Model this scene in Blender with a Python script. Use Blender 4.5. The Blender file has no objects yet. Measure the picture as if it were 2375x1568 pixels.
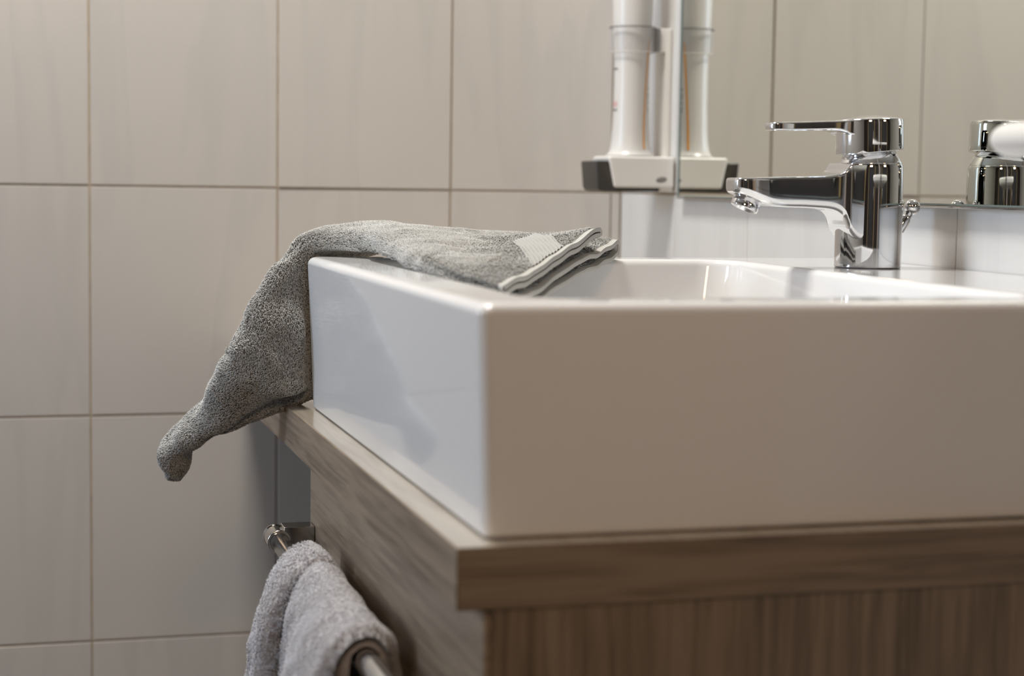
import bpy, bmesh, math, random
import numpy as np
from mathutils import Vector, Matrix, noise as mnoise

random.seed(7)
rng = np.random.default_rng(11)
SC = bpy.context.scene
COL = SC.collection

# ------------------------------------------------------------------ camera
cam_d = bpy.data.cameras.new('camera')
cam = bpy.data.objects.new('camera', cam_d)
COL.objects.link(cam)
_r = Vector((0.96307, -0.268861, 0.014469)); _u = Vector((0.009315, 0.086976, 0.996167)); _f = Vector((0.269089, 0.959244, -0.086268))
CAM = Vector((-0.69061, -1.99668, 1.00935))
m = Matrix((( _r.x, _u.x, -_f.x, CAM.x), (_r.y, _u.y, -_f.y, CAM.y), (_r.z, _u.z, -_f.z, CAM.z), (0, 0, 0, 1)))
cam.matrix_world = m
cam_d.sensor_fit = 'HORIZONTAL'; cam_d.sensor_width = 36.0
cam_d.lens = 62.9167
cam_d.clip_start = 0.02
cam_d.dof.use_dof = True
cam_d.dof.focus_distance = 1.41
cam_d.dof.aperture_fstop = 6.0
SC.camera = cam

# ------------------------------------------------------------------ world, lights, exposure
w = bpy.data.worlds.new('world'); SC.world = w; w.use_nodes = True
w.node_tree.nodes['Background'].inputs[0].default_value = (0.75, 0.85, 1.0, 1)
w.node_tree.nodes['Background'].inputs[1].default_value = 0.3

def area(name, loc, target, sx, sy, power, color):
    d = bpy.data.lights.new(name, 'AREA'); d.shape = 'RECTANGLE'; d.size = sx; d.size_y = sy
    d.energy = power; d.color = color
    o = bpy.data.objects.new(name, d); COL.objects.link(o); o.location = loc
    o.rotation_euler = (Vector(target) - Vector(loc)).to_track_quat('-Z', 'Y').to_euler()
    return o
area('ceiling_lamp_light', (-0.62, -0.54, 2.30), (-0.62, -0.54, 0.9), 0.30, 0.30, 23.5, (1.0, 0.965, 0.895))
area('window_light', (-2.20, -0.45, 1.42), (-0.3, -0.75, 0.98), 0.30, 0.80, 12.5, (0.62, 0.78, 1.0))
area('warm_fill_light', (-0.78, -2.40, 1.70), (-0.5, -1.1, 0.9), 0.25, 0.25, 4.4, (1.0, 0.69, 0.44))  # added warm fill behind the camera, brightens the basin's near side

vs = SC.view_settings
vs.view_transform = 'Standard'; vs.look = 'None'; vs.gamma = 1.0; vs.use_curve_mapping = False
vs.exposure = 0.0
SC.cycles.use_denoising = True
SC.cycles.max_bounces = 10
SC.cycles.caustics_reflective = False
SC.cycles.caustics_refractive = False

# ------------------------------------------------------------------ key dimensions (metres)
ZT, ZB, ZW = 0.9492, 0.8284, 0.7963          # basin rim, worktop top, worktop underside
BX0, BX1 = -0.4653, -0.0015                  # basin front / back
BY0, BY1 = -1.1333, -0.5870                  # basin near / far side
COLS = [-0.012, -0.206, -0.404, -0.608]      # vertical joints on the tile wall
ROWS = [1.0 + 0.2515 * k for k in range(-4, 6)]

# ------------------------------------------------------------------ materials
def new_mat(name):
    mt = bpy.data.materials.new(name); mt.use_nodes = True
    nt = mt.node_tree; b = nt.nodes['Principled BSDF']
    return mt, nt, b
def N(nt, typ, **kw):
    n = nt.nodes.new(typ)
    for k, v in kw.items(): setattr(n, k, v)
    return n
def plain(name, col, rough=0.5, metal=0.0, ior=1.5, vary=0.03, scale=40.0, coat=0.0):
    mt, nt, b = new_mat(name)
    tc = N(nt, 'ShaderNodeTexCoord'); nz = N(nt, 'ShaderNodeTexNoise')
    nz.inputs['Scale'].default_value = scale; nz.inputs['Detail'].default_value = 3
    nt.links.new(tc.outputs['Object'], nz.inputs['Vector'])
    rp = N(nt, 'ShaderNodeValToRGB')
    rp.color_ramp.elements[0].position = 0.3; rp.color_ramp.elements[1].position = 0.7
    rp.color_ramp.elements[0].color = tuple(c * (1 - vary) for c in col) + (1,)
    rp.color_ramp.elements[1].color = tuple(min(1, c * (1 + vary)) for c in col) + (1,)
    nt.links.new(nz.outputs['Fac'], rp.inputs['Fac']); nt.links.new(rp.outputs['Color'], b.inputs['Base Color'])
    b.inputs['Roughness'].default_value = rough; b.inputs['Metallic'].default_value = metal
    b.inputs['IOR'].default_value = ior; b.inputs['Coat Weight'].default_value = coat
    return mt
M = {}
M['ceramic'] = plain('white_ceramic', (0.83, 0.83, 0.835), 0.06, vary=0.008, scale=6)
M['chrome'] = plain('chrome', (0.74, 0.745, 0.76), 0.035, 1.0, vary=0.01)
M['steel'] = plain('rail_steel', (0.60, 0.595, 0.59), 0.12, 1.0, vary=0.03)
M['grout'] = plain('grout', (0.50, 0.41, 0.31), 0.9, vary=0.12, scale=60)
M['plaster'] = plain('plaster', (0.72, 0.72, 0.71), 0.9)
M['white_plastic'] = plain('white_plastic', (0.80, 0.78, 0.75), 0.28, vary=0.01)
M['bottle_plastic'] = plain('bottle_plastic', (0.67, 0.65, 0.625), 0.30, vary=0.01)
M['dark_plastic'] = plain('dark_plastic', (0.035, 0.032, 0.028), 0.38, vary=0.05)
M['grey_plastic'] = plain('grey_plastic', (0.20, 0.19, 0.19), 0.4)
M['orange_print'] = plain('orange_print', (0.80, 0.34, 0.02), 0.4)
M['pink_print'] = plain('pink_print', (0.66, 0.42, 0.42), 0.4)
M['frame_gold'] = plain('door_frame_wood', (0.50, 0.36, 0.16), 0.45, vary=0.1)
M['door_dark'] = plain('dark_wood', (0.035, 0.021, 0.013), 0.45, vary=0.35, scale=8)
M['window_frame'] = plain('window_frame_white', (0.8, 0.8, 0.8), 0.4)
M['glass_edge'] = plain('mirror_edge', (0.16, 0.19, 0.18), 0.2, vary=0.05)
M['floor'] = plain('floor_tile', (0.13, 0.10, 0.08), 0.35, vary=0.08, scale=5)
mt, nt, b = new_mat('mirror_silver')
b.inputs['Metallic'].default_value = 1; b.inputs['Roughness'].default_value = 0.0
b.inputs['Base Color'].default_value = (0.87, 0.885, 0.835, 1); M['mirror'] = mt
mt, nt, b = new_mat('clear_plastic')
b.inputs['Base Color'].default_value = (0.62, 0.60, 0.60, 1); b.inputs['Roughness'].default_value = 0.15
b.inputs['Alpha'].default_value = 0.16; M['clear'] = mt
mt, nt, b = new_mat('frosted_window')
b.inputs['Base Color'].default_value = (0.8, 0.85, 0.9, 1); b.inputs['Emission Color'].default_value = (0.85, 0.93, 1, 1)
b.inputs['Emission Strength'].default_value = 1.5; M['pane'] = mt

def tile_mat(name, base, vein, base2):
    mt, nt, b = new_mat(name)
    geo = N(nt, 'ShaderNodeNewGeometry'); oi = N(nt, 'ShaderNodeObjectInfo')
    sep = N(nt, 'ShaderNodeSeparateXYZ'); nt.links.new(geo.outputs['Position'], sep.inputs[0])
    ad = N(nt, 'ShaderNodeMath', operation='SUBTRACT'); nt.links.new(sep.outputs['X'], ad.inputs[0]); nt.links.new(sep.outputs['Y'], ad.inputs[1])
    rm = N(nt, 'ShaderNodeMath', operation='MULTIPLY'); rm.inputs[1].default_value = 37.0; nt.links.new(oi.outputs['Random'], rm.inputs[0])
    cmb = N(nt, 'ShaderNodeCombineXYZ')
    nt.links.new(ad.outputs[0], cmb.inputs[0]); nt.links.new(sep.outputs['Z'], cmb.inputs[1]); nt.links.new(rm.outputs[0], cmb.inputs[2])
    mp = N(nt, 'ShaderNodeMapping'); mp.inputs['Rotation'].default_value = (0, 0, math.radians(-27)); mp.inputs['Scale'].default_value = (11, 1.5, 1)
    nt.links.new(cmb.outputs[0], mp.inputs['Vector'])
    nz = N(nt, 'ShaderNodeTexNoise'); nz.inputs['Scale'].default_value = 1.0; nz.inputs['Detail'].default_value = 5; nz.inputs['Distortion'].default_value = 0.6
    nt.links.new(mp.outputs[0], nz.inputs['Vector'])
    rp = N(nt, 'ShaderNodeValToRGB'); e = rp.color_ramp.elements
    e[0].position = 0.30; e[0].color = base + (1,)
    e[1].position = 1.0; e[1].color = tuple(c * 0.985 for c in base) + (1,)
    for p, c in ((0.40, base), (0.485, vein), (0.52, base)):
        x = e.new(p); x.color = c + (1,)
    nt.links.new(nz.outputs['Fac'], rp.inputs['Fac'])
    n2 = N(nt, 'ShaderNodeTexNoise'); n2.inputs['Scale'].default_value = 6; nt.links.new(cmb.outputs[0], n2.inputs['Vector'])
    mx = N(nt, 'ShaderNodeMixRGB'); mx.inputs['Color2'].default_value = base2 + (1,)
    nt.links.new(n2.outputs['Fac'], mx.inputs['Fac']); nt.links.new(rp.outputs['Color'], mx.inputs['Color1'])
    nt.links.new(mx.outputs['Color'], b.inputs['Base Color'])
    b.inputs['Roughness'].default_value = 0.16
    n3 = N(nt, 'ShaderNodeTexNoise'); n3.inputs['Scale'].default_value = 5; nt.links.new(cmb.outputs[0], n3.inputs['Vector'])
    bp = N(nt, 'ShaderNodeBump'); bp.inputs['Strength'].default_value = 0.06; bp.inputs['Distance'].default_value = 0.02
    nt.links.new(n3.outputs['Fac'], bp.inputs['Height']); nt.links.new(bp.outputs[0], b.inputs['Normal'])
    return mt
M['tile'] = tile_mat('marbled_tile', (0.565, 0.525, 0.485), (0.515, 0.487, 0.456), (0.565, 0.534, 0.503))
M['tile_white'] = tile_mat('lit_marbled_tile', (0.675, 0.67, 0.665), (0.63, 0.625, 0.62), (0.67, 0.665, 0.66))  # same tile made paler for the mirror wall: its stronger light put into the colour

def wood(name, axis, light, dark, seed=0.0, rough=0.40, coat=0.0):
    """oak decor with the grain running along axis (0 x, 1 y, 2 z)"""
    mt, nt, b = new_mat(name)
    tc = N(nt, 'ShaderNodeTexCoord'); mp = N(nt, 'ShaderNodeMapping')
    s = [230.0, 230.0, 230.0]; s[axis] = 9.0
    mp.inputs['Scale'].default_value = s; mp.inputs['Location'].default_value = (seed, seed * 1.7, seed * 0.3)
    nt.links.new(tc.outputs['Object'], mp.inputs['Vector'])
    nz = N(nt, 'ShaderNodeTexNoise'); nz.inputs['Scale'].default_value = 1.0; nz.inputs['Detail'].default_value = 6; nz.inputs['Distortion'].default_value = 0.9
    nt.links.new(mp.outputs[0], nz.inputs['Vector'])
    mp2 = N(nt, 'ShaderNodeMapping'); s2 = [42.0, 42.0, 42.0]; s2[axis] = 3.2; mp2.inputs['Scale'].default_value = s2
    nt.links.new(tc.outputs['Object'], mp2.inputs['Vector'])
    n2 = N(nt, 'ShaderNodeTexNoise'); n2.inputs['Scale'].default_value = 1.0; n2.inputs['Detail'].default_value = 3; n2.inputs['Distortion'].default_value = 1.5
    nt.links.new(mp2.outputs[0], n2.inputs['Vector'])
    mad = N(nt, 'ShaderNodeMath', operation='MULTIPLY_ADD'); mad.inputs[1].default_value = 0.55
    sc2 = N(nt, 'ShaderNodeMath', operation='MULTIPLY'); sc2.inputs[1].default_value = 0.45
    nt.links.new(n2.outputs['Fac'], sc2.inputs[0]); nt.links.new(nz.outputs['Fac'], mad.inputs[0]); nt.links.new(sc2.outputs[0], mad.inputs[2])
    rp = N(nt, 'ShaderNodeValToRGB'); e = rp.color_ramp.elements
    e[0].position = 0.38; e[0].color = dark + (1,)
    e[1].position = 0.575; e[1].color = light + (1,)
    nt.links.new(mad.outputs[0], rp.inputs['Fac']); nt.links.new(rp.outputs['Color'], b.inputs['Base Color'])
    b.inputs['Roughness'].default_value = rough; b.inputs['Coat Weight'].default_value = coat; b.inputs['Coat Roughness'].default_value = 0.10
    bp = N(nt, 'ShaderNodeBump'); bp.inputs['Strength'].default_value = 0.15; bp.inputs['Distance'].default_value = 0.001
    nt.links.new(nz.outputs['Fac'], bp.inputs['Height']); nt.links.new(bp.outputs[0], b.inputs['Normal'])
    return mt
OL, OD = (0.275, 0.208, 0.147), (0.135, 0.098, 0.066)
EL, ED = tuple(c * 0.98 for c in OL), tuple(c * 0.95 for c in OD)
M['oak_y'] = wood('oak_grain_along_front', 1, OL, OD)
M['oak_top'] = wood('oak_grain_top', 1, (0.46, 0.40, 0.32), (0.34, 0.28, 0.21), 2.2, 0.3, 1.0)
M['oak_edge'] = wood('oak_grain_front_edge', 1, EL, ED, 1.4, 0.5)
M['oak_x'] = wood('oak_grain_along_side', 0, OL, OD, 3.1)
M['oak_z'] = wood('oak_grain_upright', 2, OL, OD, 5.7)
M['oak_front'] = wood('oak_grain_drawer', 1, tuple(c * 1.15 for c in OL), tuple(c * 1.2 for c in OD), 8.3)

def cloth(name, col, vary=0.12, scale=300.0, bump=0.4):
    mt, nt, b = new_mat(name)
    tc = N(nt, 'ShaderNodeTexCoord'); nz = N(nt, 'ShaderNodeTexNoise')
    nz.inputs['Scale'].default_value = scale; nz.inputs['Detail'].default_value = 4
    nt.links.new(tc.outputs['Object'], nz.inputs['Vector'])
    rp = N(nt, 'ShaderNodeValToRGB')
    rp.color_ramp.elements[0].position = 0.35; rp.color_ramp.elements[1].position = 0.65
    rp.color_ramp.elements[0].color = tuple(c * (1 - vary) for c in col) + (1,)
    rp.color_ramp.elements[1].color = tuple(min(1, c * (1 + vary)) for c in col) + (1,)
    nt.links.new(nz.outputs['Fac'], rp.inputs['Fac']); nt.links.new(rp.outputs['Color'], b.inputs['Base Color'])
    b.inputs['Roughness'].default_value = 1.0; b.inputs['Specular IOR Level'].default_value = 0.1
    b.inputs['Sheen Weight'].default_value = 0.15
    bp = N(nt, 'ShaderNodeBump'); bp.inputs['Strength'].default_value = bump; bp.inputs['Distance'].default_value = 0.0006
    nt.links.new(nz.outputs['Fac'], bp.inputs['Height']); nt.links.new(bp.outputs[0], b.inputs['Normal'])
    return mt
M['terry_base'] = cloth('grey_terry_ground', (0.25, 0.245, 0.23))  # ground darker than the loops: shade of the gaps put into the colour
M['terry_pile'] = cloth('grey_terry_loops', (0.56, 0.555, 0.535), 0.10, 120)
M['terry_hem'] = cloth('grey_woven_hem', (0.56, 0.55, 0.52), 0.05, 900, 0.2)
M['terry_band'] = cloth('grey_woven_band', (0.42, 0.415, 0.395), 0.05, 900, 0.2)
M['lilac_base'] = cloth('pale_terry_ground', (0.42, 0.40, 0.41))  # darker than its loops too, gap shade put into the colour
M['lilac_pile'] = cloth('pale_terry_loops', (0.62, 0.61, 0.635), 0.06, 120)

# ------------------------------------------------------------------ object helpers
def props(o, label=None, cat=None, group=None, kind=None):
    if label: o['label'] = label
    if cat: o['category'] = cat
    if group: o['group'] = group
    if kind: o['kind'] = kind
    return o
def thing(name, label, cat, loc, group=None):
    o = bpy.data.objects.new(name, None); COL.objects.link(o); o.location = loc
    o.empty_display_size = 0.02
    return props(o, label, cat, group)
ORG = {}
def origin(o):
    v = Vector((0, 0, 0))
    while o is not None:
        v += o.location; o = o.parent
    return v
def mesh_obj(name, verts, faces, mat, parent=None, smooth=False, wn=False, kind=None):
    """verts are world coordinates"""
    me = bpy.data.meshes.new(name)
    v = np.asarray(verts, dtype=float).reshape(-1, 3)
    if parent is not None: v = v - np.array(origin(parent))
    me.from_pydata(v.tolist(), [], [tuple(f) for f in faces]) if not isinstance(faces, np.ndarray) else fast(me, v, faces)
    me.materials.append(M[mat] if isinstance(mat, str) else mat)
    if smooth:
        me.polygons.foreach_set('use_smooth', np.ones(len(me.polygons), dtype=bool))
    me.update()
    o = bpy.data.objects.new(name, me); COL.objects.link(o)
    if parent is not None: o.parent = parent
    if wn:
        md = o.modifiers.new('weighted', 'WEIGHTED_NORMAL'); md.weight = 80
    if kind: o['kind'] = kind
    return o
def fast(me, v, f):
    k = f.shape[1]; n = len(f)
    me.vertices.add(len(v)); me.vertices.foreach_set('co', v.astype(np.float32).ravel())
    me.loops.add(n * k); me.loops.foreach_set('vertex_index', f.astype(np.int32).ravel())
    me.polygons.add(n); me.polygons.foreach_set('loop_start', np.arange(0, n * k, k, dtype=np.int32))
    me.update(calc_edges=True)
def bm_obj(name, bm, mat, parent=None, smooth=True, wn=True):
    bmesh.ops.recalc_face_normals(bm, faces=bm.faces)
    me = bpy.data.meshes.new(name)
    if parent is not None: bmesh.ops.translate(bm, verts=bm.verts, vec=-origin(parent))
    bm.to_mesh(me); bm.free()
    me.materials.append(M[mat])
    if smooth: me.polygons.foreach_set('use_smooth', np.ones(len(me.polygons), dtype=bool))
    o = bpy.data.objects.new(name, me); COL.objects.link(o)
    if parent is not None: o.parent = parent
    if wn:
        md = o.modifiers.new('weighted', 'WEIGHTED_NORMAL'); md.weight = 80
    return o
def box_bm(x0, x1, y0, y1, z0, z1, bev=0.0, seg=2):
    bm = bmesh.new(); bmesh.ops.create_cube(bm, size=1)
    for v in bm.verts:
        v.co = Vector(((x0 + x1) / 2 + v.co.x * (x1 - x0), (y0 + y1) / 2 + v.co.y * (y1 - y0), (z0 + z1) / 2 + v.co.z * (z1 - z0)))
    if bev: bmesh.ops.bevel(bm, geom=bm.edges[:], offset=bev, segments=seg, profile=0.5, affect='EDGES')
    return bm
def box(name, x0, x1, y0, y1, z0, z1, mat, parent=None, bev=0.0, seg=2):
    return bm_obj(name, box_bm(x0, x1, y0, y1, z0, z1, bev, seg), mat, parent, smooth=bev > 0, wn=bev > 0)
def loft(loops, closed=True, cap0=True, cap1=True):
    """loops: list of (n,3) -> verts, faces"""
    L = [np.asarray(l, float) for l in loops]; n = len(L[0]); V = np.concatenate(L); F = []
    for i in range(len(L) - 1):
        for j in range(n if closed else n - 1):
            k = (j + 1) % n
            F.append((i * n + j, i * n + k, (i + 1) * n + k, (i + 1) * n + j))
    if cap0: F.append(tuple(range(n - 1, -1, -1)))
    if cap1: F.append(tuple((len(L) - 1) * n + j for j in range(n)))
    return V, F
def lofted(name, loops, mat, parent=None, smooth=True, wn=True, cap0=True, cap1=True):
    V, F = loft(loops, True, cap0, cap1)
    bm = bmesh.new(); vs_ = [bm.verts.new(v) for v in V]
    for f in F:
        try: bm.faces.new([vs_[i] for i in f])
        except ValueError: pass
    return bm_obj(name, bm, mat, parent, smooth, wn)
def rrect(x0, x1, y0, y1, r, z, n=6):
    P = []
    for cx, cy, a0 in ((x1 - r, y1 - r, 0), (x0 + r, y1 - r, 90), (x0 + r, y0 + r, 180), (x1 - r, y0 + r, 270)):
        for k in range(n + 1):
            a = math.radians(a0 + 90 * k / n); P.append((cx + r * math.cos(a), cy + r * math.sin(a), z))
    return P
def ring(c, ax, r, n=48):
    ax = Vector(ax).normalized(); t = ax.orthogonal().normalized(); s = ax.cross(t); c = Vector(c)
    return [tuple(c + t * (r * math.cos(2 * math.pi * k / n)) + s * (r * math.sin(2 * math.pi * k / n))) for k in range(n)]
def lathe(name, base, ax, prof, mat, parent=None, n=48, cap0=True, cap1=True):
    """prof: list of (height along ax, radius)"""
    ax = Vector(ax).normalized(); base = Vector(base)
    return lofted(name, [ring(base + ax * h, ax, max(r, 1e-5), n) for h, r in prof], mat, parent, True, True, cap0, cap1)
def cr(ctrl, us):
    """Catmull-Rom through ctrl (n,k) at params us in 0..n-1"""
    c = np.asarray(ctrl, float); n = len(c); us = np.clip(us, 0, n - 1 - 1e-9); i = np.floor(us).astype(int); t = (us - i)[:, None]
    g = lambda k: c[np.clip(k, 0, n - 1)]
    p0 = np.where((i == 0)[:, None], 2 * g(i) - g(i + 1), g(i - 1)); p1 = g(i); p2 = g(i + 1)
    p3 = np.where((i + 2 > n - 1)[:, None], 2 * g(i + 1) - g(i), g(i + 2))
    return 0.5 * ((2 * p1) + (p2 - p0) * t + (2 * p0 - 5 * p1 + 4 * p2 - p3) * t ** 2 + (3 * p1 - p0 - 3 * p2 + p3) * t ** 3)

# ------------------------------------------------------------------ room shell
RX0, RY0, RZ1 = -2.25, -3.0, 2.45
def structure(o): o['kind'] = 'structure'; return o
wall_back = structure(box('wall_back', RX0 - 0.1, 0.1, 0.0024, 0.10, 0, RZ1, 'grout'))
wall_right = structure(box('wall_right', 0.0024, 0.10, RY0 - 0.1, 0.0024, 0, RZ1, 'grout'))
structure(box('floor', RX0 - 0.1, 0.1, RY0 - 0.1, 0.1, -0.1, 0, 'floor'))
structure(box('ceiling', RX0 - 0.1, 0.1, RY0 - 0.1, 0.1, RZ1, RZ1 + 0.1, 'plaster'))
structure(box('wall_front', RX0 - 0.1, 0.1, RY0 - 0.1, RY0, 0, RZ1, 'door_dark'))
# left wall with a window opening
WY0, WY1, WZ0, WZ1 = -0.80, -0.30, 0.95, 1.90
wl = bmesh.new()
for a in ((RY0, WY0, 0, RZ1), (WY1, 0.0, 0, RZ1), (WY0, WY1, 0, WZ0), (WY0, WY1, WZ1, RZ1)):
    t = box_bm(RX0 - 0.1, RX0, *a); me = bpy.data.meshes.new('t'); t.to_mesh(me); t.free(); wl.from_mesh(me); bpy.data.meshes.remove(me)
structure(bm_obj('wall_left', wl, 'plaster', None, False, False))
win = structure(box('window_1', RX0 - 0.09, RX0 - 0.07, WY0, WY1, WZ0, WZ1, 'pane'))
for a in ((WY0, WY0 + 0.05, WZ0, WZ1), (WY1 - 0.05, WY1, WZ0, WZ1), (WY0 + 0.05, WY1 - 0.05, WZ0, WZ0 + 0.05), (WY0 + 0.05, WY1 - 0.05, WZ1 - 0.05, WZ1)):
    box('window_frame', RX0 - 0.07, RX0 - 0.02, *a, 'window_frame', win, 0.004)
# door in the wall behind the camera
dr = structure(box('door_1', -1.35, -0.50, RY0, RY0 + 0.03, 0.01, 2.03, 'door_dark', None, 0.003))
for a in ((-1.43, -1.352, 0, 2.11), (-0.498, -0.42, 0, 2.11), (-1.43, -0.42, 2.034, 2.11)):
    box('door_frame', a[0], a[1], RY0, RY0 + 0.05, a[2], a[3], 'frame_gold', dr, 0.004)
lathe('door_handle', (-0.60, RY0 + 0.03, 1.05), (0, 1, 0), [(0, .012), (.04, .012), (.042, .03), (.06, .03), (.066, .02)], 'chrome', dr)

# tiles, each its own piece; joints left open down to the grout
tile_meshes = {}
def tile_mesh(wd, ht, mat):
    k = (round(wd, 4), round(ht, 4), mat)
    if k not in tile_meshes:
        bm = box_bm(-wd / 2, wd / 2, -0.0035, 0.0035, -ht / 2, ht / 2)
        es = [e for e in bm.edges if all(v.co.y < 0 for v in e.verts)]
        bmesh.ops.bevel(bm, geom=es, offset=0.0007, segments=2, profile=0.6, affect='EDGES')
        bmesh.ops.recalc_face_normals(bm, faces=bm.faces)
        me = bpy.data.meshes.new('tile'); bm.to_mesh(me); bm.free(); me.materials.append(M[mat]); tile_meshes[k] = me
    return tile_meshes[k]
JW = 0.0021
def tile(a0, a1, z0, z1, wall, axis):
    wd, ht = abs(a1 - a0) - JW, z1 - z0 - JW
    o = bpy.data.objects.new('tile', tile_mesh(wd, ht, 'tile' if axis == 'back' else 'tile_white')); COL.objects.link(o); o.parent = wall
    pr = random.uniform(-0.0004, 0.0003)
    tilt = (random.uniform(-0.002, 0.002), 0, random.uniform(-0.002, 0.002))
    if axis == 'back':
        if abs(a0 + 0.404) < 1e-3 and abs(z0 - 1.0) < 1e-3: pr, tilt = -0.0012, (0.0, 0, 0.004)   # the tile standing proud
        o.location = ((a0 + a1) / 2, 0.0035 + pr, (z0 + z1) / 2); o.rotation_euler = tilt
    else:
        o.location = (0.0035 + pr, (a0 + a1) / 2, (z0 + z1) / 2); o.rotation_euler = (tilt[0], 0, -math.pi / 2 + tilt[2] * 0.5)
xj = [0.0] + COLS + [COLS[-1] - 0.199 * k for k in range(1, 6)]
zj = [0.0] + [z for z in ROWS if z > 0.05] + []
for i in range(len(xj) - 1):
    for j in range(len(zj) - 1):
        if abs(xj[i] - xj[i + 1]) > 0.004 and zj[j + 1] < RZ1 + 0.05: tile(xj[i + 1], xj[i], zj[j], min(zj[j + 1], RZ1), wall_back, 'back')
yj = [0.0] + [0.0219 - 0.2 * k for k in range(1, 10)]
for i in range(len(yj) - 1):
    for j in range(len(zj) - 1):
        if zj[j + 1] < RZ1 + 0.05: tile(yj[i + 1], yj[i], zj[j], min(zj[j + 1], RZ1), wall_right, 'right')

# ------------------------------------------------------------------ mirror
mir = thing('wall_mirror', 'large frameless wall mirror above the basin reflecting tap and tiles', 'mirror', (-0.003, -0.71, 0.997))
box('mirror_glass', -0.0085, -0.0073, -1.22, -0.206, 0.9972, 2.0, 'mirror', mir)
box('mirror_back', -0.0071, -0.0002, -1.219, -0.2065, 0.9978, 1.999, 'glass_edge', mir)
box('edge_strip', -0.0092, -0.0002, -1.22, -0.2055, 0.9952, 0.9968, 'steel', mir, 0.0003)
box('ground_edge', -0.0088, -0.0086, -0.2125, -0.206, 0.9972, 2.0, 'glass_edge', mir)
box('ground_edge', -0.0088, -0.0086, -1.22, -0.2126, 0.9972, 0.9985, 'glass_edge', mir)

# ------------------------------------------------------------------ vanity cabinet
cab = thing('vanity_cabinet', 'oak look vanity cabinet below the worktop, towel rail on its front', 'cabinet', (-0.24, -0.87, 0.36))
CY0, CY1 = -1.1452, -0.605
box('side_panel', -0.4600, -0.004, CY0, CY0 + 0.018, 0.36, ZW, 'oak_z', cab, 0.0006)
box('side_panel', -0.4600, -0.004, CY1 - 0.018, CY1, 0.36, ZW, 'oak_z', cab, 0.0006)
box('bottom_panel', -0.4600, -0.004, CY0 + 0.018, CY1 - 0.018, 0.36, 0.378, 'oak_y', cab, 0.0006)
box('drawer_front', -0.4643, -0.4601, CY0, CY1, 0.365, ZW - 0.0015, 'oak_front', cab, 0.0016, 3)

# worktop
wt = thing('worktop', 'thick oak look worktop carrying the white basin', 'worktop', (-0.24, -0.78, ZW))
def plan_slab(name, pts, z0, z1, mat, bev):
    bm = bmesh.new(); lo = [bm.verts.new((x, y, z0)) for x, y in pts]; hi = [bm.verts.new((x, y, z1)) for x, y in pts]
    bm.faces.new(lo); bm.faces.new(hi[::-1])
    for i in range(len(pts)): j = (i + 1) % len(pts); bm.faces.new((lo[i], lo[j], hi[j], hi[i]))
    bmesh.ops.bevel(bm, geom=bm.edges[:], offset=bev, segments=2, affect='EDGES')
    return bm_obj(name, bm, mat, wt)
# the far corner is clipped where the top meets the tiled wall
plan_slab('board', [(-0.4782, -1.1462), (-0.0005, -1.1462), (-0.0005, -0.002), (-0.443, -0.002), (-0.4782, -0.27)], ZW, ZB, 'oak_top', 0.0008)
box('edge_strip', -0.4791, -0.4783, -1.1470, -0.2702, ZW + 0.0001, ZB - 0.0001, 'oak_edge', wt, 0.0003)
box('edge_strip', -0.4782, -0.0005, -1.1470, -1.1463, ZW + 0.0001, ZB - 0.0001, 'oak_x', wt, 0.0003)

# ------------------------------------------------------------------ basin
def basin():
    L = []
    def outer(z, ins_f, ins_s, r):
        L.append(rrect(BX0 + ins_f, BX1, BY0 + ins_s, BY1 - ins_s, r, z, 6))
    outer(ZB + 0.0002, 0.0075, 0.0065, 0.004)
    outer(ZB + 0.0008, 0.0056, 0.0046, 0.006)
    outer(ZB + 0.0028, 0.0045, 0.0037, 0.007)
    R = 0.0062
    for t in (0.25, 0.5, 0.75, 1.0):
        z = ZB + 0.0028 + (ZT - R - ZB - 0.0028) * t; outer(z, 0.0045 * (1 - t), 0.0037 * (1 - t), 0.007)
    for k in range(1, 7):
        a = math.radians(90 * k / 6); outer(ZT - R + R * math.sin(a), R * (1 - math.cos(a)), R * (1 - math.cos(a)), 0.007)
    outer(ZT, R + 0.003, R + 0.003, 0.009)
    ix0, ix1, iy0, iy1 = -0.4245, -0.1245, -1.0925, -0.6285
    ri = 0.0055
    def inner(z, g, r): L.append(rrect(ix0 + g, ix1 - g, iy0 + g, iy1 - g, r, z, 6))
    inner(ZT, -ri - 0.003, 0.030)
    for k in range(0, 7):
        a = math.radians(90 * k / 6); inner(ZT - ri + ri * math.cos(a), -ri + ri * math.sin(a), 0.027)
    H = 0.098; rf = 0.022
    for t in (0.3, 0.65, 1.0): inner(ZT - ri - (H - ri - rf) * t, 0.012 * t, 0.027)
    for k in range(1, 6):
        a = math.radians(90 * k / 5); inner(ZT - H + rf - rf * math.sin(a), 0.012 + rf * (1 - math.cos(a)), 0.027)
    inner(ZT - H - 0.002, 0.08, 0.03)
    return lofted('washbasin', L, 'ceramic')
bas = basin()
props(bas, 'white rectangular ceramic washbasin with sharp edges standing on the oak worktop', 'washbasin')

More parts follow.
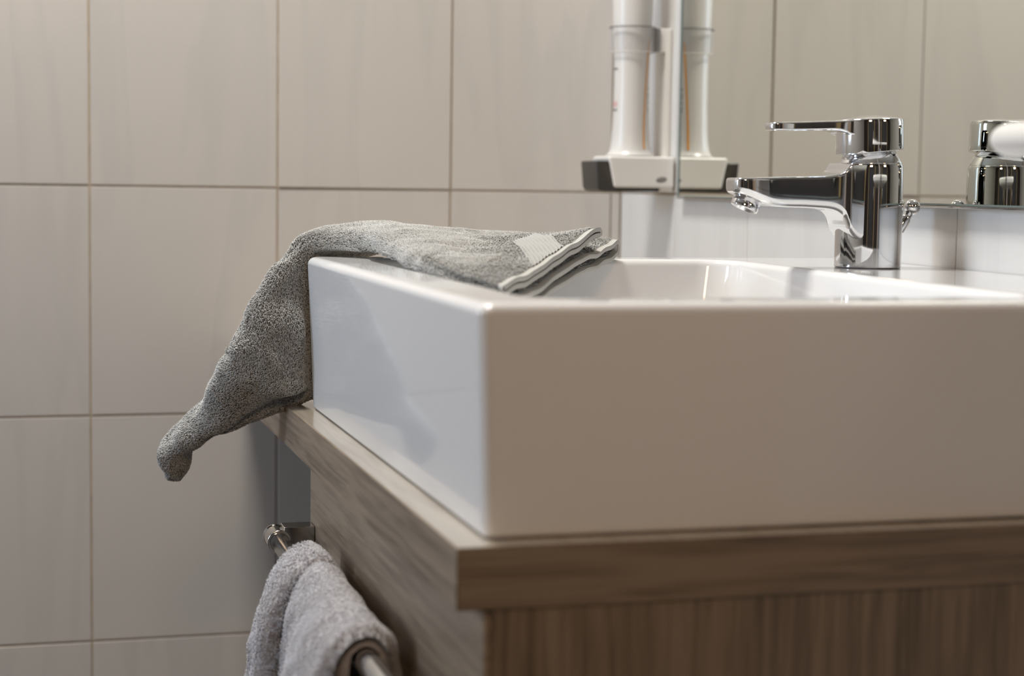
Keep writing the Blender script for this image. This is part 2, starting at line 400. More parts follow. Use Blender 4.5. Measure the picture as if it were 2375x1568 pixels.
# ------------------------------------------------------------------ tap
FX, FY = -0.0636, -0.7590
tap = thing('basin_tap', 'chrome single lever mixer tap on the back ledge of the basin', 'tap', (FX, FY, ZT))
def tap_parts():
    c = Vector((FX, FY, ZT))
    RB = 0.0252
    lathe('tap_body', c, (0, 0, 1), [(0.0002, RB - .0006), (.0012, RB), (.02, RB), (.045, RB - .0001), (.066, RB - .0003), (.0745, RB - .0006), (.0780, RB - .0010), (.0782, RB - .0016),
          (.0788, RB - .0016), (.0790, RB - .0014), (.083, RB - .0034), (.0868, RB - .0058), (.090, RB - .0085), (.093, RB - .010)], 'chrome', tap, 96)
    # spout: loft of rounded sections along -x
    #        x       ztop    zbot    half width
    S = [(-.1172, .0640, .0580, .0060), (-.1166, .0655, .0562, .0095), (-.1145, .0664, .0550, .0128), (-.110, .0667, .0535, .0152), (-.104, .0669, .0514, .0165),
         (-.096, .0671, .0486, .0172), (-.088, .0674, .0462, .0176), (-.076, .0678, .0452, .0179), (-.062, .0682, .0450, .0182), (-.050, .0686, .0445, .0186),
         (-.042, .0692, .0440, .0189), (-.0365, .0700, .0430, .0193), (-.0328, .0712, .0412, .0197), (-.0302, .0730, .0388, .0201), (-.0285, .0750, .0358, .0205),
         (-.0270, .0772, .0320, .0209), (-.0245, .0790, .0270, .0213), (-.018, .0795, .0210, .0216), (-.008, .0790, .0190, .0210)]
    A = cr(S, np.linspace(0, len(S) - 1, 110)); A[:, 0] *= .972; A[:, 3] *= .96
    loops = []
    for x, zt, zb, hw in A:
        P = []; n = 56; zc, hz = (zt + zb) / 2, (zt - zb) / 2
        rt = 0.0022; rbm = min(0.0060, hz * 0.85, hw * .8)
        rt = min(rt, hz * .8)
        for cy, cz, r, a0 in ((hw - rt, zt - rt, rt, 0), (-hw + rt, zt - rt, rt, 90), (-hw + rbm, zb + rbm, rbm, 180), (hw - rbm, zb + rbm, rbm, 270)):
            for k in range(9):
                a = math.radians(a0 + 90 * k / 8); P.append((c.x + x, c.y + cy + r * math.cos(a), c.z + cz + r * math.sin(a)))
        loops.append(P)
    lofted('spout', loops, 'chrome', tap)
    ad = Vector((-0.40, 0, -0.92)).normalized(); ab = c + Vector((-.0972, 0, .0560))
    lathe('aerator', ab, ad, [(0, .0108), (.0128, .0106), (.0134, .0100), (.0134, .0088), (.0120, .0086), (.0120, .004)], 'chrome', tap, 48)
    # handle: round cap tilted towards the spout, flat lever growing out of its top
    tb = math.radians(6.4); tt = math.radians(2.4)
    cx = -.0012; rc = .0255
    loops = []
    def capring(z_mid, slope, r, dx=0):
        return [(c.x + cx + dx + r * math.cos(a), c.y + r * math.sin(a), c.z + z_mid + slope * (dx + r * math.cos(a))) for a in [2 * math.pi * k / 96 for k in range(96)]]
    sb, st = math.tan(tb) * .93, math.tan(tt)
    loops += [capring(.0883, sb, rc - .007), capring(.0872, sb, rc - .0042), capring(.0872, sb, rc - .0008), capring(.0880, sb, rc)]
    for t in (.3, .6, .9): loops.append(capring(.0880 + (.1105 - .0880) * t, sb + (st - sb) * t, rc, -.0008 * t))
    loops += [capring(.1112, st, rc - .0001, -.001), capring(.1122, st, rc - .0010, -.001), capring(.1126, st, rc - .003, -.001), capring(.1142, st, rc - .010, -.001), capring(.1149, st, rc - .018, -.001), capring(.1151, st, rc - .0245, -.001)]
    lofted('handle_cap', loops, 'chrome', tap)
    S = [(-.0872, .1053, .1040, .003), (-.0866, .1070, .1024, .0058), (-.0848, .1076, .1017, .0082), (-.0815, .1079, .1015, .0098), (-.075, .1081, .1015, .0108), (-.062, .1086, .1019, .0118),
         (-.048, .1093, .1024, .0128), (-.036, .1098, .1028, .0138), (-.029, .1101, .1016, .0146), (-.0255, .1104, .0998, .0152), (-.021, .1108, .0990, .0160), (-.012, .1112, .0990, .0160)]
    A = cr(S, np.linspace(0, len(S) - 1, 70)); A[:, 0] *= .978; loops = []
    for x, zt, zb, hw in A:
        P = []; hz = (zt - zb) / 2; r = min(.0016, hz * .9, hw * .9)
        for cy, cz, a0 in ((hw - r, zt - r, 0), (-hw + r, zt - r, 90), (-hw + r, zb + r, 180), (hw - r, zb + r, 270)):
            for k in range(6):
                a = math.radians(a0 + 90 * k / 5); P.append((c.x + x, c.y + cy + r * math.cos(a), c.z + cz + r * math.sin(a)))
        loops.append(P)
    lofted('lever', loops, 'chrome', tap)
    d = Vector((.50, 0.0, .86)).normalized(); b0 = c + Vector((.0222, 0.0, .0225))
    rod = lathe('pull_rod', b0, d, [(0, .0026), (.006, .0028), (.0065, .0040), (.016, .0044), (.0185, .0034), (.022, .0034)], 'chrome', tap, 32)
    kb = b0 + d * .0215; prof = []
    for k in range(0, 17):
        a = math.pi * k / 16; prof.append((.0060 - .0060 * math.cos(a), .0062 * math.sin(a)))
    lathe('rod_knob', kb, d, prof, 'chrome', rod, 32)
tap_parts()

# ------------------------------------------------------------------ soap dispenser on the wall beside the mirror
dsp = thing('soap_dispenser_holder', 'white wall bracket with dark grey push lever in the tiled corner', 'dispenser', (0.0, -0.15, 1.002))
def rbox(name, x0, x1, y0, y1, z0, z1, r, mat, parent, tilt=0.0):
    """rounded box with its lower -x edge pulled in by tilt"""
    L = []
    n = 5
    for k in range(n + 1):
        a = math.radians(90 * k / n); g = r * (1 - math.sin(a)); z = z0 + r * (1 - math.cos(a))
        L.append(rrect(x0 + g + tilt, x1 - g, y0 + g, y1 - g, max(r, 1e-4), z, 5))
    for k in range(n, -1, -1):
        a = math.radians(90 * k / n); g = r * (1 - math.sin(a)); z = z1 - r * (1 - math.cos(a))
        L.append(rrect(x0 + g, x1 - g, y0 + g, y1 - g, max(r, 1e-4), z, 5))
    return lofted(name, L, mat, parent)
hous = rbox('housing', -0.0768, -0.0020, -0.180, -0.124, 1.0058, 1.0398, 0.0028, 'white_plastic', dsp, 0.006)
rbox('housing_foot', -0.0172, -0.0024, -0.177, -0.127, 1.0024, 1.0068, 0.0010, 'white_plastic', dsp)
# dark push lever: an L of front plate and sole
def lever_dark():
    prof = [(-.0905, 1.0335), (-.0880, 1.0345), (-.0700, 1.0345), (-.0700, 1.0300), (-.0700, 1.0075), (-.0180, 1.0075), (-.0190, 1.0025), (-.0800, 1.0020), (-.0858, 1.0028), (-.0880, 1.0060)]
    y0, y1 = -0.1785, -0.1255
    bm = bmesh.new(); a = [bm.verts.new((x, y0, z)) for x, z in prof]; b_ = [bm.verts.new((x, y1, z)) for x, z in prof]
    bm.faces.new(a); bm.faces.new(b_[::-1])
    for i in range(len(prof)): j = (i + 1) % len(prof); bm.faces.new((a[i], b_[i], b_[j], a[j]))
    bmesh.ops.bevel(bm, geom=[e for e in bm.edges if abs(e.verts[0].co.y - e.verts[1].co.y) < 1e-6], offset=.0012, segments=2, affect='EDGES')
    return bm_obj('push_lever', bm, 'dark_plastic', dsp)
lever_dark()
# oval emblem on the housing
em = Vector((-0.0168, -0.1801, 1.0152)); ovo, ovi = [], []
def oval(rx, rz, y):
    t = math.radians(8); return [(em.x + rx * math.cos(a) * math.cos(t) - rz * math.sin(a) * math.sin(t), y, em.z + rx * math.cos(a) * math.sin(t) + rz * math.sin(a) * math.cos(t)) for a in [2 * math.pi * k / 40 for k in range(40)]]
eo = lofted('emblem', [oval(.0062, .0028, em.y + .0006), oval(.0062, .0028, em.y - .0001), oval(.0058, .0024, em.y - .0003)], 'grey_plastic', hous)
mt_, nt_, b_ = new_mat('emblem_grey'); b_.inputs['Base Color'].default_value = (.42, .40, .38, 1); M['emblem_light'] = mt_
for k in range(5):
    x = em.x - .0030 + .0015 * k
    box('emblem_letter', x, x + .0008, em.y - .0005, em.y - .0002, em.z - .0007 + .0002 * k, em.z + .0007 + .0002 * k, 'emblem_light', hous)
# upright back plate with the arm to the ring
BCX, BCY = -0.0425, -0.150
bp_ = bmesh.new()
for a in ((-0.0078, -0.0005, -0.160, -0.128, 1.036, 1.1780), (-0.0175, -0.0070, -0.160, -0.140, 1.1520, 1.1780)):
    t = box_bm(*a, 0.0012, 2); me = bpy.data.meshes.new('t'); t.to_mesh(me); t.free(); bp_.from_mesh(me); bpy.data.meshes.remove(me)
bm_obj('back_plate', bp_, 'white_plastic', dsp)
rg = lofted('bottle_ring', [ring((BCX, BCY, z), (0, 0, 1), r, 64) for z, r in ((1.1515, .0232), (1.1515, .0243), (1.1782, .0252), (1.1782, .0241), (1.1515, .0232))], 'clear', dsp, True, True, False, False)
def torus(name, c, R, r, mat, parent, n=64, m_=8):
    loops = []
    for k in range(n + 1):
        a = 2 * math.pi * k / n; d = Vector((math.cos(a), math.sin(a), 0)); cc = Vector(c) + d * R
        loops.append([tuple(cc + d * (r * math.cos(q)) + Vector((0, 0, r * math.sin(q)))) for q in [2 * math.pi * j / m_ for j in range(m_)]])
    return lofted(name, loops, mat, parent, True, False, False, False)
torus('ring_rim', (BCX, BCY, 1.1782), .0247, .0007, 'grey_plastic', rg)
torus('ring_rim', (BCX, BCY, 1.1515), .0238, .0004, 'white_plastic', rg)
box('ring_clip', -0.0205, -0.0150, -0.1630, -0.1595, 1.1525, 1.1775, 'grey_plastic', dsp, .0005)
# bottle
bot = lathe('soap_bottle', (BCX, BCY, 1.0402), (0, 0, 1), [(0, .0262), (.0012, .0262), (.0028, .0240), (.007, .0222), (.016, .0208), (.032, .0198), (.055, .0192), (.08, .0190), (.105, .0194), (.128, .0204), (.150, .0214), (.19, .0224), (.225, .0226), (.245, .0215), (.254, .019), (.258, .012), (.259, .004)], 'bottle_plastic', None, 64)
props(bot, 'slender white soap bottle standing upright in the wall holder', 'bottle')
PR = [(.0402 - .04, .0262), (.0430, .0240), (.047, .0222), (.056, .0208), (.072, .0198), (.095, .0192), (.12, .0190), (.145, .0194), (.168, .0204), (.190, .0214), (.23, .0224)]
def brad(z): return float(np.interp(z - 1.0, [p[0] for p in PR], [p[1] for p in PR])) + .00025
def print_on(name, a0, a1, z0, z1, mat, n=4):
    """small printed patch on the bottle between angles (deg) and heights"""
    V, F = [], []
    for i in range(n + 1):
        z = z0 + (z1 - z0) * i / n
        for j in range(n + 1):
            a = math.radians(a0 + (a1 - a0) * j / n); r = brad(z); V.append((BCX + r * math.cos(a), BCY + r * math.sin(a), z))
    for i in range(n):
        for j in range(n): q = i * (n + 1) + j; F.append((q, q + 1, q + n + 2, q + n + 1))
    return mesh_obj(name, V, F, mat, bot, True)
# angles: camera side is about -107 deg; the left outline about 163, the right outline about -17
cs = [(1.0475, -67), (1.058, -66), (1.075, -64), (1.095, -60), (1.115, -56), (1.135, -52), (1.152, -49), (1.166, -48)]
zz = np.linspace(0, len(cs) - 1, 60); cc = cr(np.array(cs), zz); V, F = [], []
for i, (z, a) in enumerate(cc):
    hw = 3.2 * min(1, (len(cc) - 1 - i) / 6 + .15)
    for s in (-1, 1):
        q = math.radians(a + s * hw); r = brad(z) + .0001; V.append((BCX + r * math.cos(q), BCY + r * math.sin(q), z))
    if i: F.append((2 * i - 2, 2 * i - 1, 2 * i + 1, 2 * i))
mesh_obj('printed_line', V, F, 'orange_print', bot, True)
print_on('printed_mark', 168, 200, 1.1325, 1.1345, 'grey_plastic')
print_on('printed_mark', 168, 200, 1.0885, 1.0905, 'grey_plastic')
print_on('printed_emblem', 168, 200, 1.0930, 1.0985, 'pink_print')
for z in (1.088, 1.091, 1.097, 1.103, 1.106, 1.112): print_on('printed_mark', -45, -38, z, z + .0016, 'grey_plastic')

# ------------------------------------------------------------------ white shelf end at the right border
shf = lofted('bathroom_shelf', [rrect(-.171 + g, -.0070, -1.42 + g, -1.098 - g, .020, z, 8) for g, z in [(.0092 * (1 - math.sin(math.radians(a))), 1.0372 - .0095 * math.cos(math.radians(a))) for a in range(0, 181, 15)]], 'white_plastic')
props(shf, 'white round-edged shelf on the mirror, only its tip showing at the right border', 'shelf')

# ------------------------------------------------------------------ towel rail on the cabinet front
RXC, RZC = -0.4925, 0.7295
rail = thing('towel_rail', 'chrome towel rail held by flat brackets on the cabinet front', 'towel rail', (RXC, -0.87, RZC))
lathe('rail_tube', (RXC, -1.128, RZC), (0, 1, 0), [(0, .0070), (.498, .0070)], 'steel', rail, 48)
for y0 in (-0.632, -1.128):
    cap = lathe('end_cap', (RXC, y0, RZC), (0, 1, 0), [(0, .0072), (0, .0086), (.0006, .0092), (.0022, .0092), (.0026, .0086), (.0245, .0086), (.0250, .0092), (.0272, .0092), (.0280, .0086), (.0280, .002)], 'steel', rail, 48)
for y0 in (-0.6295, -1.1255):
    box('bracket', RXC + .004, -0.4645, y0, y0 + .020, RZC - .0115, RZC + .0110, 'steel', rail, .0006)

# ------------------------------------------------------------------ terry loops (each loop a bent sliver, all joined)
def grid_faces(nu, nv, closed_v):
    i, j = np.meshgrid(np.arange(nu - 1), np.arange(nv if closed_v else nv - 1), indexing='ij'); k = (j + 1) % nv
    return np.stack([i * nv + j, i * nv + k, (i + 1) * nv + k, (i + 1) * nv + j], -1).reshape(-1, 4)
def vert_normals(V, F):
    a, b_, c, d = (V[F[:, k]] for k in range(4)); n = np.cross(c - a, d - b_)
    out = np.zeros_like(V)
    for k in range(4): np.add.at(out, F[:, k], n)
    return out / (np.linalg.norm(out, axis=1, keepdims=True) + 1e-12)
def smooth_noise(P, s, seed):
    """cheap smooth field: sum of random plane waves, about unit variance"""
    g = np.random.default_rng(seed); out = np.zeros(len(P))
    for _ in range(9):
        k = g.normal(size=3); k *= s * (0.6 + 0.8 * g.random()) / (np.linalg.norm(k) + 1e-9); out += np.sin(P @ k + g.random() * 6.283)
    return out * (2 / 9) ** .5
def pile(name, V, F, NV, T, count, mask, mat, parent, length=.0024, rad=.00034, lift=.0011, swirl=1.0, seed=1):
    """scatter bent loop slivers over quads F where mask(face centres, face index) is true"""
    g = np.random.default_rng(seed)
    a, b_, c, d = (V[F[:, k]] for k in range(4))
    area_ = .5 * np.linalg.norm(np.cross(c - a, d - b_), axis=1) * mask
    cum = np.cumsum(area_); idx = np.searchsorted(cum, g.random(count) * cum[-1])
    idx = np.clip(idx, 0, len(F) - 1)
    s, t = g.random((count, 1)), g.random((count, 1)); f = F[idx]
    lerp = lambda X: (X[f[:, 0]] * (1 - s) + X[f[:, 1]] * s) * (1 - t) + (X[f[:, 3]] * (1 - s) + X[f[:, 2]] * s) * t
    P, n, tg = lerp(V), lerp(NV), lerp(T)
    n /= np.linalg.norm(n, axis=1, keepdims=True) + 1e-9
    tg -= n * np.sum(tg * n, 1, keepdims=True); tg /= np.linalg.norm(tg, axis=1, keepdims=True) + 1e-9
    bt = np.cross(n, tg)
    ang = swirl * (0.7 * smooth_noise(P, 70, seed + 1) + 0.5 * smooth_noise(P, 260, seed + 2) + 0.55 * g.normal(size=count))[:, None]
    dr = tg * np.cos(ang) + bt * np.sin(ang); sd = np.cross(n, dr)
    ln = length * (.65 + .7 * g.random((count, 1))); hh = lift * (.6 + .8 * g.random((count, 1))); bend = g.normal(size=(count, 1)) * .25
    p0 = P - n * .0003; p1 = P + n * hh * .9 + dr * ln * .40 + sd * ln * bend * .3; p2 = P + n * hh * .75 + dr * ln + sd * ln * bend
    VV = np.empty((count, 7, 3)); r0 = rad
    up1 = n
    VV[:, 0] = p0 + sd * r0; VV[:, 1] = p0 - sd * r0; VV[:, 2] = p0 + dr * r0
    VV[:, 3] = p1 + sd * r0; VV[:, 4] = p1 - sd * r0; VV[:, 5] = p1 + up1 * r0 * 1.1
    VV[:, 6] = p2
    tri = np.array([(0, 1, 4), (0, 4, 3), (1, 2, 5), (1, 5, 4), (2, 0, 3), (2, 3, 5), (3, 4, 6), (4, 5, 6), (5, 3, 6)])
    FF = (np.arange(count)[:, None, None] * 7 + tri[None]).reshape(-1, 3)
    return mesh_obj(name, VV.reshape(-1, 3), FF, mat, parent, True, False, 'stuff')

# ------------------------------------------------------------------ grey towel over the far front corner of the basin
# stations from the folded hem (inside the basin) over the corner to the hanging tip: left edge, right edge, thickness, belly
ST = [  # L (near / image left)          R (far / image right)        thick  belly
    ((-0.3900, -0.9000, 0.9260), (-0.2215, -0.6320, 0.9512), .020, .000),
    ((-0.4080, -0.8350, 0.9340), (-0.2680, -0.6100, 0.9514), .018, .001),
    ((-0.4180, -0.7600, 0.9430), (-0.3150, -0.5930, 0.9516), .0175, .003),
    ((-0.4225, -0.6850, 0.9490), (-0.3600, -0.5780, 0.9520), .0185, .004),
    ((-0.4300, -0.6250, 0.9510), (-0.3950, -0.5560, 0.9500), .0215, .004),
    ((-0.4600, -0.5900, 0.9535), (-0.4120, -0.5450, 0.9450), .0190, .001),
    ((-0.4830, -0.5960, 0.9430), (-0.4350, -0.5640, 0.9300), .0200, .000),
    ((-0.5000, -0.6020, 0.9178), (-0.4330, -0.5680, 0.9048), .0230, -.003),
    ((-0.5125, -0.6040, 0.8893), (-0.4270, -0.5670, 0.8520), .0340, -.005),
    ((-0.5215, -0.6000, 0.8653), (-0.4250, -0.5720, 0.8295), .0400, -.005),
    ((-0.5325, -0.5850, 0.8435), (-0.4500, -0.5700, 0.8290), .0400, -.004),
    ((-0.5425, -0.5600, 0.8210), (-0.5000, -0.5590, 0.8105), .0340, -.004),
    ((-0.5590, -0.5400, 0.8019), (-0.5340, -0.5450, 0.8003), .0270, -.004),
    ((-0.5750, -0.5250, 0.7840), (-0.5500, -0.5300, 0.7840), .0240, -.003),
    ((-0.5700, -0.5200, 0.7690), (-0.5560, -0.5200, 0.7665), .0160, -.001),
    ((-0.5650, -0.5190, 0.7655), (-0.5600, -0.5190, 0.7648), .0040, .000)]
LR = np.array([list(a) + list(b_) + [t, m_] for a, b_, t, m_ in ST])
def towel_frame(us):
    q = cr(LR, us); L, R, th, be = q[:, :3], q[:, 3:6], q[:, 6], q[:, 7]
    e = 1e-2; q2 = cr(LR, us + e); q1 = cr(LR, us - e); T = (q2[:, :3] + q2[:, 3:6]) - (q1[:, :3] + q1[:, 3:6])
    T /= np.linalg.norm(T, axis=1, keepdims=True) + 1e-12
    a = R - L; b_ = np.cross(a, T); b_ /= np.linalg.norm(b_, axis=1, keepdims=True) + 1e-12
    return L, R, th, be, T, b_
tw = thing('hand_towel', 'folded grey terry towel draped over the far front corner of the basin', 'towel', (-0.44, -0.60, ZT))
def towel_body():
    u0, u1 = 0.55, 15.0; nu, nv = 420, 300
    us = np.linspace(u0, u1, nu); L, R, th, be, T, b_ = towel_frame(us)
    ph = np.linspace(0, 2 * math.pi, nv, endpoint=False); cs_, sn = np.cos(ph), np.sin(ph)
    vv = .5 - .5 * np.sign(cs_) * np.abs(cs_) ** .8; oo = .5 + .5 * np.sign(sn) * np.abs(sn) ** .62
    a = R - L
    V = L[:, None] + a[:, None] * vv[None, :, None] + b_[:, None] * (oo[None, :, None] * th[:, None, None] + (be[:, None] * (1 - (2 * vv[None] - 1) ** 2))[..., None])
    # soft folds: a valley between the main fold and the right lobe, wrinkles at the bend
    hang = np.clip((us - 6.0) / 2, 0, 1) * np.clip((12.5 - us) / 2, 0, 1)
    front = np.clip(-sn, 0, 1)
    val = np.exp(-((vv[None] - (.60 + .02 * (us[:, None] - 8))) / .10) ** 2) * hang[:, None] * front[None]
    V += b_[:, None] * (val * .009)[..., None]
    ridg = np.clip((us - 5.6) / .8, 0, 1) * np.clip((9.6 - us) / 1.2, 0, 1)
    V -= b_[:, None] * (.0019 * ridg[:, None] * front[None] * np.sin(us[:, None] * 4.6 - vv[None] * 5.5) * np.clip(vv[None] * 3, 0, 1))[..., None]
    F = grid_faces(nu, nv, True); P = V.reshape(-1, 3); NV = vert_normals(P, F)
    w_ = .0010 + .0008 * np.repeat(np.clip(us / 5 - .6, 0, 1) * np.clip((15 - us) / 1.5, 0, 1), nv)
    P = P + NV * (w_ * smooth_noise(P, 75, 5) + .45 * w_ * smooth_noise(P, 190, 6))[:, None]
    # keep clear of rim and worktop
    inb = (P[:, 0] > BX0 + .002) & (P[:, 1] < BY1 - .002) & ((P[:, 0] < -.4245) | (P[:, 1] > -.6285)); P[inb, 2] = np.maximum(P[inb, 2], ZT + .0012)
    inf = (P[:, 0] > BX0 - .002) & (P[:, 1] < BY1 + .0015) & (P[:, 1] > BY1 - .02) & (P[:, 2] < ZT); P[inf, 1] = BY1 + .0015
    inw = (P[:, 0] > -.4795) & (P[:, 2] < ZB + .001) & (P[:, 1] < -.40); P[inw, 2] = ZB + .001
    NV = vert_normals(P, F)
    tg = np.repeat(T, nv, 0)
    c0, c1 = len(P), len(P) + 1
    caps = [(c0, (j + 1) % nv, j, c0) for j in range(nv)]
    PP = np.vstack([P, V[0].mean(0), V[-1].mean(0)])
    tri = [(c0, (j + 1) % nv, j) for j in range(nv)] + [(c1, (nu - 1) * nv + j, (nu - 1) * nv + (j + 1) % nv) for j in range(nv)]
    body = mesh_obj('towel_body', PP, [tuple(f) for f in F.tolist()] + tri, 'terry_base', tw, True)
    uf = us[np.repeat(np.arange(nu - 1), nv)]; topside = np.tile(sn > -.15, nu - 1)
    mask = np.where(uf < 0.75, 0.0, 1.0) * np.where((uf < 4) & ~topside, 0.15, 1.0)
    # density follows what can be seen: undersides inside the basin are sparse
    pile('loop_pile', P, F, NV, tg, 145000, mask, 'terry_pile', body, length=.0025, rad=.00035, lift=.0012, swirl=.42, seed=21)
towel_body()

def fold_sheet(name, vr, o1, o2, seed, ribs=None, npile=20000):
    """a U folded pair of layers, open to the left, from the hem back into the body. o1/o2: offsets (near, mid, right) of the top and bottom layer at the hem"""
    u1 = 1.75; nu = 150; us = np.linspace(-.0, u1, nu); L, R, th, be, T, b_ = towel_frame(us)
    tau = .0034
    nc = 170
    # centre line in (v, offset): along the top to the right, round, back along the bottom
    tcl = np.linspace(0, 1, nc)
    def offs(o, v): return np.interp(v, [0, .25, .55, 1.0], [o[0], o[0], o[1], o[2]])
    V0 = []
    for i, u in enumerate(us):
        k = min(1, u / u1) ** .8
        wid = np.linalg.norm(R[i] - L[i])
        vt = np.where(tcl < .47, tcl / .47 * vr, np.where(tcl > .53, (1 - tcl) / .47 * vr, vr))
        A = offs(o1, vt) * (1 - k) + th[i] * (.78 if o1[2] > .012 else .40) * k + .0012 * k
        B = offs(o2, vt) * (1 - k) + th[i] * (.55 if o1[2] > .012 else .15) * k
        ang = np.clip((tcl - .47) / .06, 0, 1) * math.pi
        mid, hf = (A + B) / 2, (A - B) / 2
        o = mid + hf * np.cos(ang); v = vt + np.sin(ang) * np.maximum(hf, .001) * 1.1 / wid
        wv = .00025 * np.sin(v * 47 + seed) * (1 - k) + .0009 * np.sin(v * 11 + 2 * seed) * (1 - k)
        o = o + wv
        # thickness direction in the (v,o) plane
        dv, do = np.gradient(v * wid), np.gradient(o); ln = np.hypot(dv, do) + 1e-9; nx, no = -do / ln, dv / ln
        ring_v = np.concatenate([v + nx * tau / 2 / wid, (v - nx * tau / 2 / wid)[::-1]]); ring_o = np.concatenate([o + no * tau / 2, (o - no * tau / 2)[::-1]])
        bel = be[i] * (1 - (2 * np.clip(ring_v, 0, 1) - 1) ** 2)
        V0.append(L[i] + (R[i] - L[i]) * ring_v[:, None] + b_[i] * (ring_o + bel)[:, None])
    V = np.array(V0); nv = V.shape[1]; P = V.reshape(-1, 3)
    P[:, :] += .0005 * smooth_noise(P, 120, seed)[:, None] * np.array([[0, 0, 1]])
    inb = (P[:, 1] > -.6285) | (P[:, 0] < -.4245); P[inb, 2] = np.maximum(P[inb, 2], ZT + .001)
    F = grid_faces(nu, nv, True); NV = vert_normals(P, F); tg = -np.repeat(T, nv, 0)
    fi = np.repeat(np.arange(nu - 1), nv)
    uh = .075
    kh = int(np.searchsorted(us, uh))
    body = mesh_obj(name, P, [tuple(f) for f in F[fi >= kh].tolist()], 'terry_base', tw, True)
    hemF = [tuple(f) for f in F[fi < kh].tolist()]
    # hem: rounded front edge
    E0 = P[:nv]; n2 = nc
    Pm = list(map(tuple, P))
    base = len(Pm); edge = [tuple((E0[j] + E0[nv - 1 - j]) / 2 - T[0] * .0016) for j in range(n2)]
    Pm += edge
    for j in range(n2 - 1):
        hemF.append((j, j + 1, base + j + 1, base + j)); hemF.append((nv - 1 - j - 1, nv - 1 - j, base + j, base + j + 1))
    used = sorted({i for f in hemF for i in f}); mp_ = {q: i for i, q in enumerate(used)}
    h = mesh_obj('hem', [Pm[q] for q in used], [tuple(mp_[q] for q in f) for f in hemF], 'terry_hem', body, True)
    h['label'] = 'paler flat woven hem'
    ring_t = np.tile(np.concatenate([tcl, tcl[::-1]]), 1); outer = np.concatenate([np.ones(nc), np.zeros(nc)]) > 0
    vmid = np.concatenate([np.where(tcl < .47, tcl / .47, np.where(tcl > .53, (1 - tcl) / .47, 1.0))] * 1); vfull = np.concatenate([vmid, vmid[::-1]])
    top = np.concatenate([tcl < .5, (tcl < .5)[::-1]])
    mask = np.ones((nu - 1, nv)); mask[us[:-1] < uh + .012] = 0
    band = None
    if ribs:
        vb0, vb1, sl = ribs
        UU, VVv = np.meshgrid(us[:-1], vfull, indexing='ij'); c0 = vb0 + sl * UU; c1 = vb1 + sl * UU
        band = (VVv > c0) & (VVv < c1) & top[None] & outer[None] & (UU < 1.05)
        mask[band] = 0
    pile('loop_pile', P, F, NV, tg, npile, mask.reshape(-1), 'terry_pile', body, seed=seed + 40, length=.0023, rad=.00035, lift=.0011)
    if ribs:
        nb, mb = 70, 90
        uu = np.linspace(uh + .005, 1.04, nb); tt = np.linspace(0, 1, mb); pts = []
        for u in uu:
            iu = int(np.clip(np.searchsorted(us, u), 0, nu - 1))
            vq = np.clip((vb0 + sl * u) + (vb1 - vb0) * tt, 0, .995); jq = np.interp(vq, vmid[:int(nc * .47)], np.arange(int(nc * .47)))
            j0 = np.floor(jq).astype(int); fr = (jq - j0)[:, None]
            row = V[iu, j0] * (1 - fr) + V[iu, np.minimum(j0 + 1, nc - 1)] * fr
            nn = NV.reshape(nu, nv, 3)[iu, j0]
            pts.append(row + nn * (.0009 + .00055 * np.sin(tt * 2 * math.pi * 10))[:, None])
        pts = np.array(pts)
        wb = mesh_obj('woven_band', pts.reshape(-1, 3), [tuple(f) for f in grid_faces(nb, mb, False).tolist()], 'terry_band', body, True)
        wb['label'] = 'ribbed woven border band'
fold_sheet('upper_fold', .81, (.0170, .0255, .0290), (.0126, .0211, .0246), 3, ribs=(.28, .60, .40))
fold_sheet('lower_fold', 1.0, (.0040, .0092, .0122), (-.0030, .0000, .0022), 4)

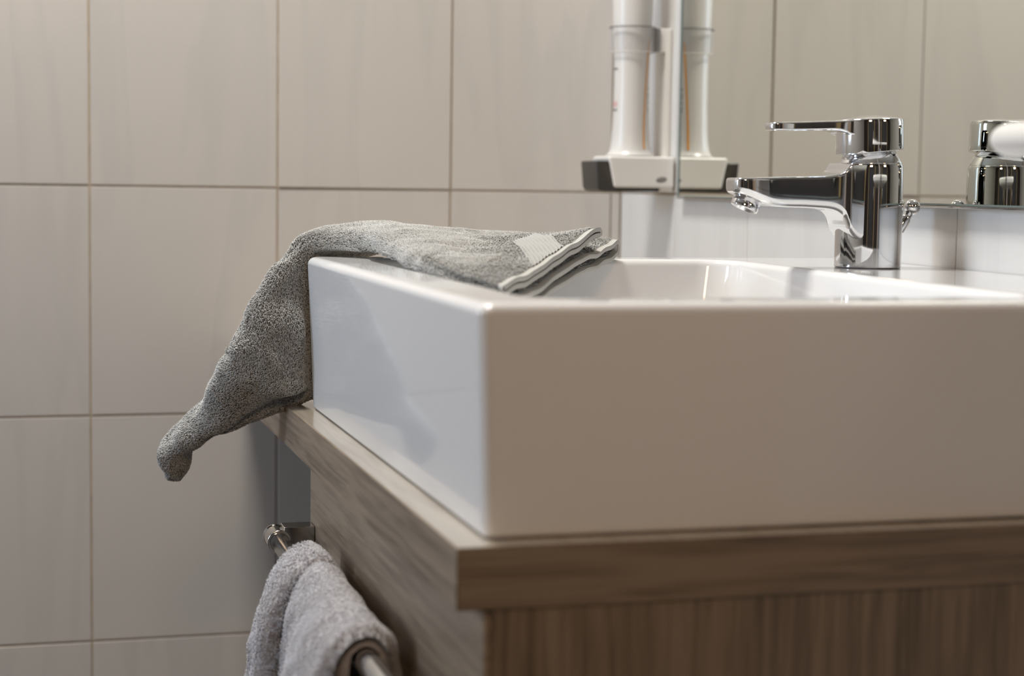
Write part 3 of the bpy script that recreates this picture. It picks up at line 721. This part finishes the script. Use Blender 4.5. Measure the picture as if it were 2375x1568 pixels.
# ------------------------------------------------------------------ pale towel on the rail
tb_ = thing('bath_towel', 'pale lilac grey towel hanging over the rail on the cabinet front', 'towel', (RXC, -0.86, RZC))
zbot = 0.44
def rail_towel(name, ys, outers, npile, seed, length, lift):
    """outers: outline points per station (left bottom .. top .. right bottom)"""
    inner = np.array([(-.4835, zbot), (-.4835, .62), (-.4838, .70), (-.4843, .7285), (-.4870, .7352), (-.4925, .7376), (-.4985, .7352), (-.5020, .7285), (-.5030, .70), (-.5040, .62), (-.5040, zbot)])
    no, ni = 150, 60; nu = max(12, int(abs(ys[-1] - ys[0]) / .0022))
    s = np.linspace(0, len(ys) - 1, nu); yq = np.interp(s, np.arange(len(ys)), ys)
    O = np.array(outers)[:, :, :]; Oq = cr(O.reshape(len(ys), -1), s).reshape(nu, O.shape[1], 2)
    loops = []
    for i in range(nu):
        o = cr(Oq[i], np.linspace(0, O.shape[1] - 1, no)); q = cr(inner, np.linspace(0, len(inner) - 1, ni))
        # rounded ends along the rail
        d = min(yq[i] - yq.min(), yq.max() - yq[i]); g = max(0, 1 - d / .006); g = 1 - math.sqrt(max(0, 1 - g * g))
        mid = np.array([np.interp(np.linspace(0, 1, no), np.linspace(0, 1, ni), q[::-1, k]) for k in range(2)]).T
        o = o + (mid - o) * g * .55
        loops.append(np.column_stack([np.concatenate([o, q])[:, 0], np.full(no + ni, yq[i]), np.concatenate([o, q])[:, 1]]))
    V = np.array(loops); nv = no + ni; P = V.reshape(-1, 3)
    F = grid_faces(nu, nv, True); NV = vert_normals(P, F)
    if np.mean(np.sum(NV.reshape(nu, nv, 3)[:, 60] * np.array([-1, 0, .3]), 1)) < 0: F = F[:, ::-1]; NV = -NV
    wob = np.tile(np.concatenate([np.ones(no), np.zeros(ni)]), nu)
    P = P + NV * (wob * (.0008 * smooth_noise(P, 70, seed) + .0005 * smooth_noise(P, 220, seed + 3)))[:, None]
    P[:, 0] = np.minimum(P[:, 0], -.4655)
    faces = [tuple(f) for f in F.tolist()]
    # end faces: strip between outline and inner line
    def endcap(i, flip):
        r = []
        for j in range(no - 1):
            a = i * nv + j; b_ = i * nv + j + 1
            k0 = i * nv + no + int(round((1 - j / (no - 1)) * (ni - 1))); k1 = i * nv + no + int(round((1 - (j + 1) / (no - 1)) * (ni - 1)))
            f = (a, b_, k1, k0) if k0 != k1 else (a, b_, k0)
            r.append(f[::-1] if flip else f)
        return r
    faces += endcap(0, True) + endcap(nu - 1, False)
    body = mesh_obj(name, P, faces, 'lilac_base', tb_, True)
    NV2 = NV; tg = np.tile(np.array([0, 0, -1.0]), (len(P), 1)) + .3 * np.tile(np.array([0, -1.0, 0]), (len(P), 1))
    m1 = np.tile(np.concatenate([np.ones(no), np.zeros(ni)]), nu - 1) * np.where(P[F[:, 0], 2] < .60, .15, 1.0)
    pile('loop_pile', P, F, NV2, tg, npile, m1, 'lilac_pile', body, length=length, lift=lift, rad=.0003, swirl=1.6, seed=seed + 9)
    return body
far = [(-.540, zbot), (-.5385, .60), (-.5320, .6582), (-.5244, .7017), (-.5106, .7354), (-.4890, .7515), (-.4740, .7425), (-.4690, .7300), (-.4675, .70), (-.467, .62), (-.467, zbot)]
far2 = [(x - (.0015 if x < -.48 else 0), z) for x, z in far]
mid_ = [(-.529, zbot), (-.5275, .60), (-.5185, .665), (-.5119, .7090), (-.5020, .7350), (-.4885, .7482), (-.4765, .7420), (-.4705, .7290), (-.4680, .70), (-.467, .62), (-.467, zbot)]
mid2 = [(-.534, zbot), (-.533, .60), (-.5260, .67), (-.5180, .7090), (-.5060, .7370), (-.4905, .7498), (-.4780, .7430), (-.4715, .7300), (-.4685, .70), (-.467, .62), (-.467, zbot)]
near = [(-.540, zbot), (-.539, .60), (-.5330, .67), (-.5245, .7120), (-.5115, .7400), (-.4905, .7505), (-.4785, .7425), (-.4725, .7280), (-.4695, .70), (-.467, .62), (-.467, zbot)]
bb = rail_towel('border_band', [-.7380, -.755, -.775, -.7940], [far, far2, far2, far], 15000, 71, .0020, .0012)
bb['label'] = 'coarse looped end band of the towel'
rail_towel('towel_body', [-.7944, -.81, -.87, -.93, -.9840], [mid_, mid_, mid2, near, near], 46000, 72, .0013, .0006)
